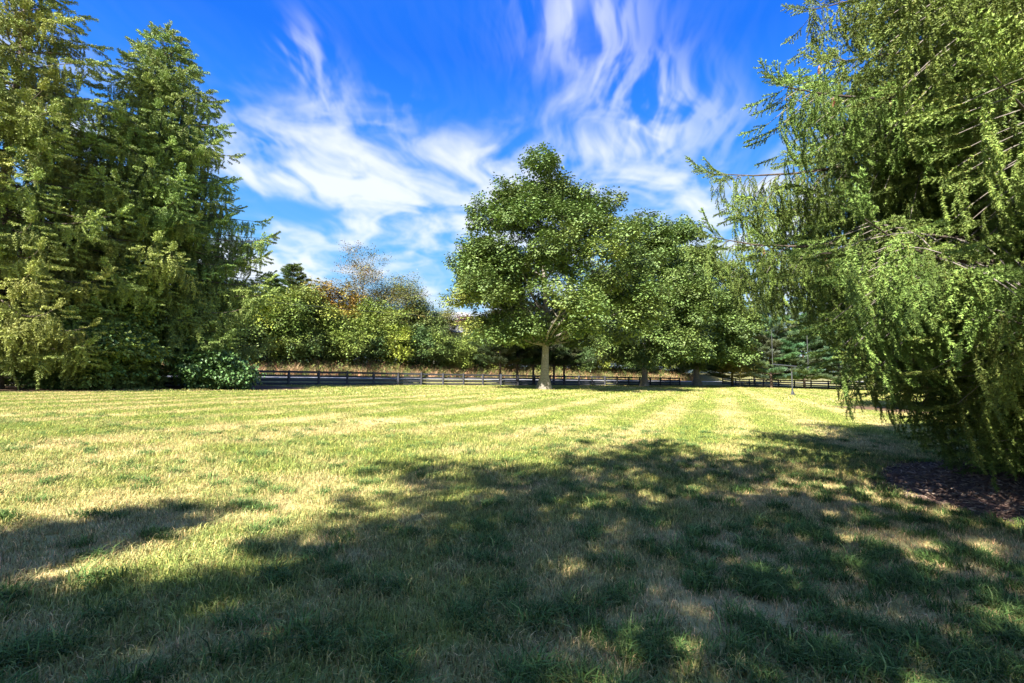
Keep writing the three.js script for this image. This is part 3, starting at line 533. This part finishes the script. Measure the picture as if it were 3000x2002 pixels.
broadleaf({ name: 'conifer_sapling', label: 'thin yellowing tree between third shade tree and the pines', category: 'tree', X: 33.6, D: 71.5, seed: 141, trunk: .07, top: 6, limbs: 10, clumps: 60, clumpR: .7, per: 20, geos: G.fine, scale: 1.3, tone: [.16, .16, .045], alt: [.25, .2, .06], yellow: .4, floor: .6, inner: .2, flare: .2, sides: 7, lobes: [[0, 3.5, 0, 1.7, 2.6], [0, 7, 0, 1.3, 2.4]] });
{
  const R = rngOf(77), back = [[46, 92, 8, 13], [57, 84, 8, 13], [68, 76, 8, 12], [33, 100, 8, 15], [76, 62, 7, 12]];
  back.forEach(([X, D, r, h], k) => broadleaf({ name: 'field_tree', label: ['sunlit green tree far behind the goal post', 'sunlit green tree far behind the right-hand pines', 'sunlit green tree behind the near spruce, farther right', 'green tree far behind the third shade tree', 'green tree far off at the right edge behind the spruce'][k], category: 'tree', X, D, seed: 150 + k, trunk: .2, top: h * .8, limbs: 10, clumps: 90, clumpR: 1.5, per: 26, geos: G.bush, scale: 2, tone: [.12, .18, .04], alt: LIME, yellow: .3, floor: .5, inner: .4, flare: .2, sides: 7, lobes: dome(r, h, 6, R) }));
}
console.log('pines');

// ---------------------------------------------------------------- roadside weeds
{
  const R = rngOf(640), S = new Scatter([...G.bush, ...[1, 2, 3].map((k) => grassTuft(200 + k, 40, .3, .5, 1.3, .012, .5, 1))], M.dryLeaves);
  for (let k = 0; k < 9000; k++) {
    const s = -22 + 110 * R(), q = 12.9 + 4.6 * R(), [X, D] = fenceAt(s, q), n = fbm(nA, s * .22, q * .4, 3), y = gy(X, D), v = .75 + .5 * R();
    if (R() < .42 + n * .9) S.add(Math.floor(R() * 3), [X, y + .15 + .9 * R() ** 1.5, -D], [R() - .5, .4 + R(), R() - .5], [0, 1, 0], .8 + .6 * R(), R() < .35 ? [.26 * v, .165 * v, .075 * v] : R() < .5 ? [.17 * v, .2 * v, .04 * v] : [.09 * v, .14 * v, .03 * v]);
    else S.add(3 + Math.floor(R() * 3), [X, y, -D], [R() - .5, .1, R() - .5], [0, 1, 0], .7 + .5 * R(), R() < .55 ? [.34 * v, .24 * v, .12 * v] : [.15 * v, .18 * v, .05 * v]);
  }
  for (let k = 0; k < 3500; k++) { const s = -25 + 110 * R(), q = .7 + 4.2 * R(), [X, D] = fenceAt(s, q), v = .7 + .5 * R(); S.add(3 + Math.floor(R() * 3), [X, gy(X, D), -D], [R() - .5, .1, R() - .5], [0, 1, 0], .05 + .05 * R(), [.13 * v, .17 * v, .04 * v]); }
  S.build('roadside_weeds', scene);
  for (const o of scene.children) if (o.isInstancedMesh && o.name.startsWith('roadside_weeds')) tag(o, 'brown and green weeds on the bank beyond the road', 'weeds', 'roadside weeds');
}

// ---------------------------------------------------------------- fences
{
  const grain = dataTex(256, 128, (u, v) => { const k = .72 + .5 * tileN(nC, u, v, .8, 5, 4) + .2 * tileN(nA, u, v, 2, 12, 2); return [k, k, k]; });
  const stain = [.8, 1, 1.22].map((k) => new THREE.MeshStandardMaterial({ color: new THREE.Color().setRGB(.058 * k, .058 * k, .072 * k), map: grain, bumpMap: grain, bumpScale: .003, roughness: .8 }));
  const pm = new MB(); { const sd = 10, prof = [[-.3, .1], [.02, .105], [.6, .1], [1.25, .097], [1.29, .08], [1.30, .0]]; pm.tube(prof.map(([h]) => [0, h, 0]), prof.map(([, r]) => r), sd); }
  const postG = pm.geo(false);
  const rails = new Map(), railOf = (len) => { const k = Math.round(len * 100); if (!rails.has(k)) { const s = new THREE.Shape(); s.moveTo(-.085, -.018); s.lineTo(.085, -.018); s.lineTo(.09, -.013); s.lineTo(.09, .013); s.lineTo(.085, .018); s.lineTo(-.085, .018); s.lineTo(-.09, .013); s.lineTo(-.09, -.013); const g = new THREE.ExtrudeGeometry(s, { depth: len, bevelEnabled: false }); g.translate(0, 0, -len / 2); rails.set(k, g); } return rails.get(k); };
  const fence = (label, pts, missing = () => false) => {
    const R = rngOf(pts.length * 7 + 3), [bx, bd] = pts[0], g = thing('board_fence', label, 'fence', bx, bd, 'dark board fences'), y0 = gy(bx, bd);
    pts.forEach(([x, d], i) => {
      const m = stain[Math.floor(R() * 3)], p = part('post', postG, m, g); p.position.set(x - bx, gy(x, d) - y0, -(d - bd)); p.rotation.set((R() - .5) * .04, R() * 6, (R() - .5) * .04); p.scale.y = .98 + .05 * R();
      if (!i) return;
      const [ax, ad] = pts[i - 1], len = Math.hypot(x - ax, d - ad), nx = (d - ad) / len, nz = (x - ax) / len;   // rails run behind the posts
      for (const h of [.17, .49, .82, 1.16]) {
        if (missing(i, h)) continue;
        const r = part('rail', railOf(len), stain[Math.floor(R() * 3)], g), yb = (gy(x, d) + gy(ax, ad)) / 2 - y0 + h + (R() - .5) * .03;
        r.position.set((x + ax) / 2 - bx - nx * .112, yb, -((d + ad) / 2 - bd) - nz * .112);
        r.up.set(0, 1, 0); const tgt = new THREE.Vector3(x, 0, -d), from = new THREE.Vector3(ax, 0, -ad), dir = tgt.sub(from).normalize();
        const q = new THREE.Quaternion().setFromRotationMatrix(new THREE.Matrix4().makeBasis(new THREE.Vector3(0, 1, 0), new THREE.Vector3().crossVectors(dir, new THREE.Vector3(0, 1, 0)), dir)); r.quaternion.copy(q);
        r.rotateY((gy(x, d) - gy(ax, ad)) / len + (R() - .5) * .012);
      }
    });
  };
  const line = []; for (let k = -8; k <= 25; k++) line.push(fenceAt(k * 2.44, 0));
  fence('long dark four-board fence running from the left spruces behind the shade trees', line);
  const rl = []; for (let k = 0; k <= 11; k++) { const t = k / 11; rl.push([lerp(RF[0][0], RF[1][0], t), lerp(RF[0][1], RF[1][1], t)]); }
  for (let k = 1; k <= 7; k++) rl.push([RF[1][0] + k * .3, RF[1][1] - 2.44 * k]);
  fence('dark board fence at right under the pines, behind the goal post', rl);
}

// ---------------------------------------------------------------- goal post
{
  const g = thing('goal_post', 'thin metal goal post with bent neck on the right of the lawn', 'goal post', 24.57, 42.57);
  const steel = new THREE.MeshStandardMaterial({ color: new THREE.Color().setRGB(.07, .072, .075), metalness: .3, roughness: .5 });
  const rod = (name, pts, r, parent = g) => { const mb = new MB(); mb.tube(pts, pts.map(() => r), 8); return part(name, mb.geo(false), steel, parent); };
  rod('pole', [[0, 0, 0], [0, 1.1, 0], [0, 2.1, 0]], .055);
  rod('neck', [0, .2, .4, .6, .8, 1].map((t) => [-.28 * t * t, 2.1 + .5 * Math.sin(t * 1.5708), .35 * t]), .055);
  rod('crossbar', [[-2.05, 2.74, .75], [-.28, 2.6, .35], [1.5, 2.46, -.05]], .045);
  rod('upright', [[-2.05, 2.7, .75], [-2.05, 5.6, .75]], .028);
  rod('upright', [[1.5, 2.42, -.05], [1.5, 5.6, -.05]], .028);
  const b = new MB(); for (let k = 0; k < 3; k++) { const a = k / 3 * 6.283 + .3; b.tube([[Math.cos(a) * .24, .01, Math.sin(a) * .24], [0, .5, 0]], [.03, .03], 6); }
  b.tube([[0, -.05, 0], [0, .02, 0], [0, .03, 0]], [.3, .3, .01], 12); b.tube([[0, .02, 0], [0, .12, 0], [0, .5, 0]], [.2, .12, .046], 10);
  part('base', b.geo(false), steel, g);
}

// ---------------------------------------------------------------- mulch bed
{
  const mb = new MB(), R = rngOf(808), cx = 8.3, cd = 5.9, rings = 26, seg = 72, hb = (x, d) => { const r = Math.hypot(x - cx, d - cd) / 3.3; return .26 * sstep(1, .25, r) + .05 * fbm(nA, x * 3, d * 3, 4) * sstep(1.02, .85, r); };
  for (let i = 0; i <= rings; i++) for (let k = 0; k < seg; k++) { const a = k / seg * 6.283, rr = i / rings * (3.2 + .2 * fbm(nC, Math.cos(a) * 2, Math.sin(a) * 2, 3)), x = cx + Math.cos(a) * rr, d = cd + Math.sin(a) * rr; mb.v(x, gy(x, d) + .016 + hb(x, d), -d, 0, 1, 0, [1, 1, 1], x / 1.5, d / 1.5); }
  for (let i = 0; i < rings; i++) for (let k = 0; k < seg; k++) { const a = i * seg + k, b = i * seg + (k + 1) % seg; mb.i.push(a, a + seg, b, b, a + seg, b + seg); }
  const g = mb.geo(false); g.computeVertexNormals();
  const t = dataTex(512, 512, (u, v) => { const k = .32 + .16 * tileN(nA, u, v, 9, 9, 5), w = tileN(nB, u, v, 20, 20, 3); return [k * (1.15 + .4 * w), k * (.86 + .35 * w), k * (.74 + .3 * w)]; }, true);
  const bed = structure('mulch_bed', g, new THREE.MeshStandardMaterial({ map: t, bumpMap: t, bumpScale: .03, roughness: 1 }));
  const chip = [0, 1, 2].map((k) => { const q = rngOf(820 + k), c = new MB(), l = .03 + .03 * q(), w = .006 + .006 * q(), h = .003; const P = [[-l, 0, -w], [l, 0, -w * .5], [l * .8, 0, w], [-l * .9, 0, w * .8]].map(([x, , z]) => [x, h, z]), B = P.map(([x, , z]) => [x, -h, z]), W = [1, 1, 1]; c.tri(P[0], P[2], P[1], W); c.tri(P[0], P[3], P[2], W); for (let i = 0; i < 4; i++) { const j = (i + 1) % 4; c.tri(P[i], P[j], B[j], W); c.tri(P[i], B[j], B[i], W); } return c.geo(); });
  const S = new Scatter(chip, M.dryLeaves);
  for (let k = 0; k < 16000; k++) { const a = R() * 6.283, r = 3.35 * Math.sqrt(R()), x = cx + Math.cos(a) * r, d = cd + Math.sin(a) * r, t2 = R() * 6.283, v = .5 + R(); S.add(Math.floor(R() * 3), [x, gy(x, d) + .02 + hb(x, d) + .008 * R(), -d], [Math.cos(t2), (R() - .5) * .9, Math.sin(t2)], [(R() - .5), 1, (R() - .5)], .6 + .8 * R(), R() < .25 ? [.30 * v, .22 * v, .16 * v] : [.15 * v, .095 * v, .07 * v]); }
  S.build('bark_chips', bed);
}

// ---------------------------------------------------------------- spruce cones, dead twigs
{
  const C = new MB(); { const R = rngOf(51), L = .13; C.tube([[0, 0, 0], [0, -L * .3, 0], [0, -L, 0]], [.006, .016, .006], 7);
    for (let r = 0; r < 13; r++) for (let k = 0; k < 8; k++) { const a = (k + r * .5) / 8 * 6.283, f = r / 12, rad = .019 * Math.sin(Math.PI * (.12 + .8 * f)) + .004, y = -L * (.04 + .92 * f), c = Math.cos(a), s = Math.sin(a), g = .75 + .5 * R(); C.tri([c * rad * .6 - s * .009, y, s * rad * .6 + c * .009], [c * rad * .6 + s * .009, y, s * rad * .6 - c * .009], [c * rad * 1.35, y - .017, s * rad * 1.35], [g, g, g]); } }
  const coneG = C.geo(), coneM = new THREE.MeshStandardMaterial({ color: new THREE.Color().setRGB(.46, .22, .13), vertexColors: true, roughness: .7 }), R = rngOf(66);
  const toward = near.tips.filter((p) => p[1] > 2.2 && p[1] < 7.6 && (-.81 * p[0] + .58 * p[2]) > .55 * Math.hypot(p[0], p[2]) && Math.hypot(p[0], p[2]) > 2.4);
  for (let k = 0; k < 22 && toward.length; k++) { const p = toward.splice(Math.floor(R() * toward.length), 1)[0], m = part('cone', coneG, coneM, near.g); m.position.set(p[0] * 1.02, p[1] - .04, p[2] * 1.02 + .03); m.rotation.set((R() - .5) * .4, R() * 6, (R() - .5) * .4); }
  const dm = new MB();   // bare forked twig hanging in the shade of the near spruce
  dm.tube([[-2.3, 2.25, .5], [-2.62, 2.12, .6], [-2.85, 1.92, .66], [-2.95, 1.72, .7], [-3.12, 1.73, .72]], [.012, .009, .007, .005, .003], 5);
  for (let k = 0; k < 9; k++) { const b = [-2.35 - .2 * R(), 2.2 - .06 * R(), .55]; dm.tube([b, [b[0] + .2 * (R() - .3), b[1] - .12 * R(), b[2] + .2 * (R() - .5)], [b[0] + .4 * (R() - .35), b[1] - .3 * R(), b[2] + .3 * (R() - .5)]], [.006, .004, .002], 4); }
  const d = part('dead_twig', dm.geo(false), M.greyTwig, near.g); d.userData.label = 'bare forked grey twig';
}
{  // fallen branches under the left spruces
  const [X, D] = [-29.5, 28.6];
  [['long fallen grey branch lying at the lower left edge', [[-2.5, .75, 0], [-.5, .62, .2], [1.2, .5, .1], [2.6, .75, -.2]], .06], ['fallen branch sloping to the ground at lower left edge', [[-2, 1.3, .3], [-.4, .8, .3], [1, .35, .4], [2.6, .02, .5]], .05], ['thin fallen branch lying lowest at left edge', [[-2.4, .06, .9], [-.6, .2, .8], [1.3, .05, .9]], .04]].forEach(([label, pts, r]) => {
    const g = thing('fallen_branch', label, 'branch', X, D, 'fallen branches under the left spruces'), mb = new MB(); mb.tube(pts, pts.map((_, k) => r * (1 - .2 * k)), 6); part('limb', mb.geo(false), M.greyTwig, g);
    const t = new MB(); t.tube([pts[1], add(pts[1], [.6, .12, .5])], [.02, .008], 5); part('twig', t.geo(false), M.greyTwig, g);
  });
}

// ---------------------------------------------------------------- house and wires far behind
{
  const g = thing('house', 'house with pale grey hip roof showing over the woods', 'house', -12.0, 104);
  const roofM = new THREE.MeshStandardMaterial({ color: new THREE.Color().setRGB(.30, .30, .31), map: dataTex(128, 128, (u, v) => { const k = .8 + .12 * Math.sign(Math.sin(v * 6.283 * 12)) * .3 + .15 * tileN(nB, u, v, 6, 6, 3); return [k, k, k]; }), roughness: .9 });
  const wallM = new THREE.MeshStandardMaterial({ color: new THREE.Color().setRGB(.5, .47, .42), roughness: .9 });
  const y0 = 7.4, w = part('wall', new THREE.BoxGeometry(15, y0 + 1, 10), wallM, g); w.position.set(1.5, (y0 - 1) / 2, 0);
  const mb = new MB(), A = [-7, y0, 5.8], B = [10, y0, 5.8], Cc = [10, y0, -5.8], Dd = [-7, y0, -5.8], P = [-1.0, 12.2, 0], Q = [2.0, 12.2, 0], k = [1, 1, 1];
  mb.tri(A, B, Q, k); mb.tri(A, Q, P, k); mb.tri(B, Cc, Q, k); mb.tri(Cc, Dd, P, k); mb.tri(Cc, P, Q, k); mb.tri(Dd, A, P, k); mb.tri(A, Cc, B, k); mb.tri(A, Dd, Cc, k);
  for (let i = 0; i < mb.u.length / 2; i++) { mb.u[i * 2] = mb.p[i * 3] / 3; mb.u[i * 2 + 1] = mb.p[i * 3 + 1] / 2; }
  part('roof', mb.geo(false), roofM, g);
  const glass = new THREE.MeshStandardMaterial({ color: new THREE.Color().setRGB(.03, .04, .05), roughness: .1 });
  for (const x of [-3, 1.5, 6]) { const win = part('window', new THREE.BoxGeometry(1.3, 1.6, .06), wallM, g); win.position.set(x, 5.3, 5.03); const pane = part('pane', new THREE.BoxGeometry(1.1, 1.4, .02), glass, win); pane.position.z = .041; }
}
{
  const wireM = new THREE.MeshStandardMaterial({ color: new THREE.Color().setRGB(.08, .08, .085), roughness: .8 });
  [['upper overhead wire crossing the sky above the woods', 12.8, 12.4], ['lower overhead wire just above the woods', 10.3, 9.7]].forEach(([label, ha, hb2], k) => {
    const pts = []; for (let i = 0; i <= 24; i++) { const t = i / 24, s = lerp(-22, 52, t), [x, d] = fenceAt(s, 13 + k * .2); pts.push([x, lerp(ha, hb2, t) - 4 * 1.1 * t * (1 - t) + gy(x, d) * 0, -d]); }
    const mb = new MB(); mb.tube(pts, pts.map(() => .011), 5); const m = lit(new THREE.Mesh(mb.geo(false), wireM)); m.name = numbered('overhead_wire'); scene.add(m); tag(m, label, 'wire', 'overhead wires');
  });
}
console.log('all');
renderer.render(scene, camera);
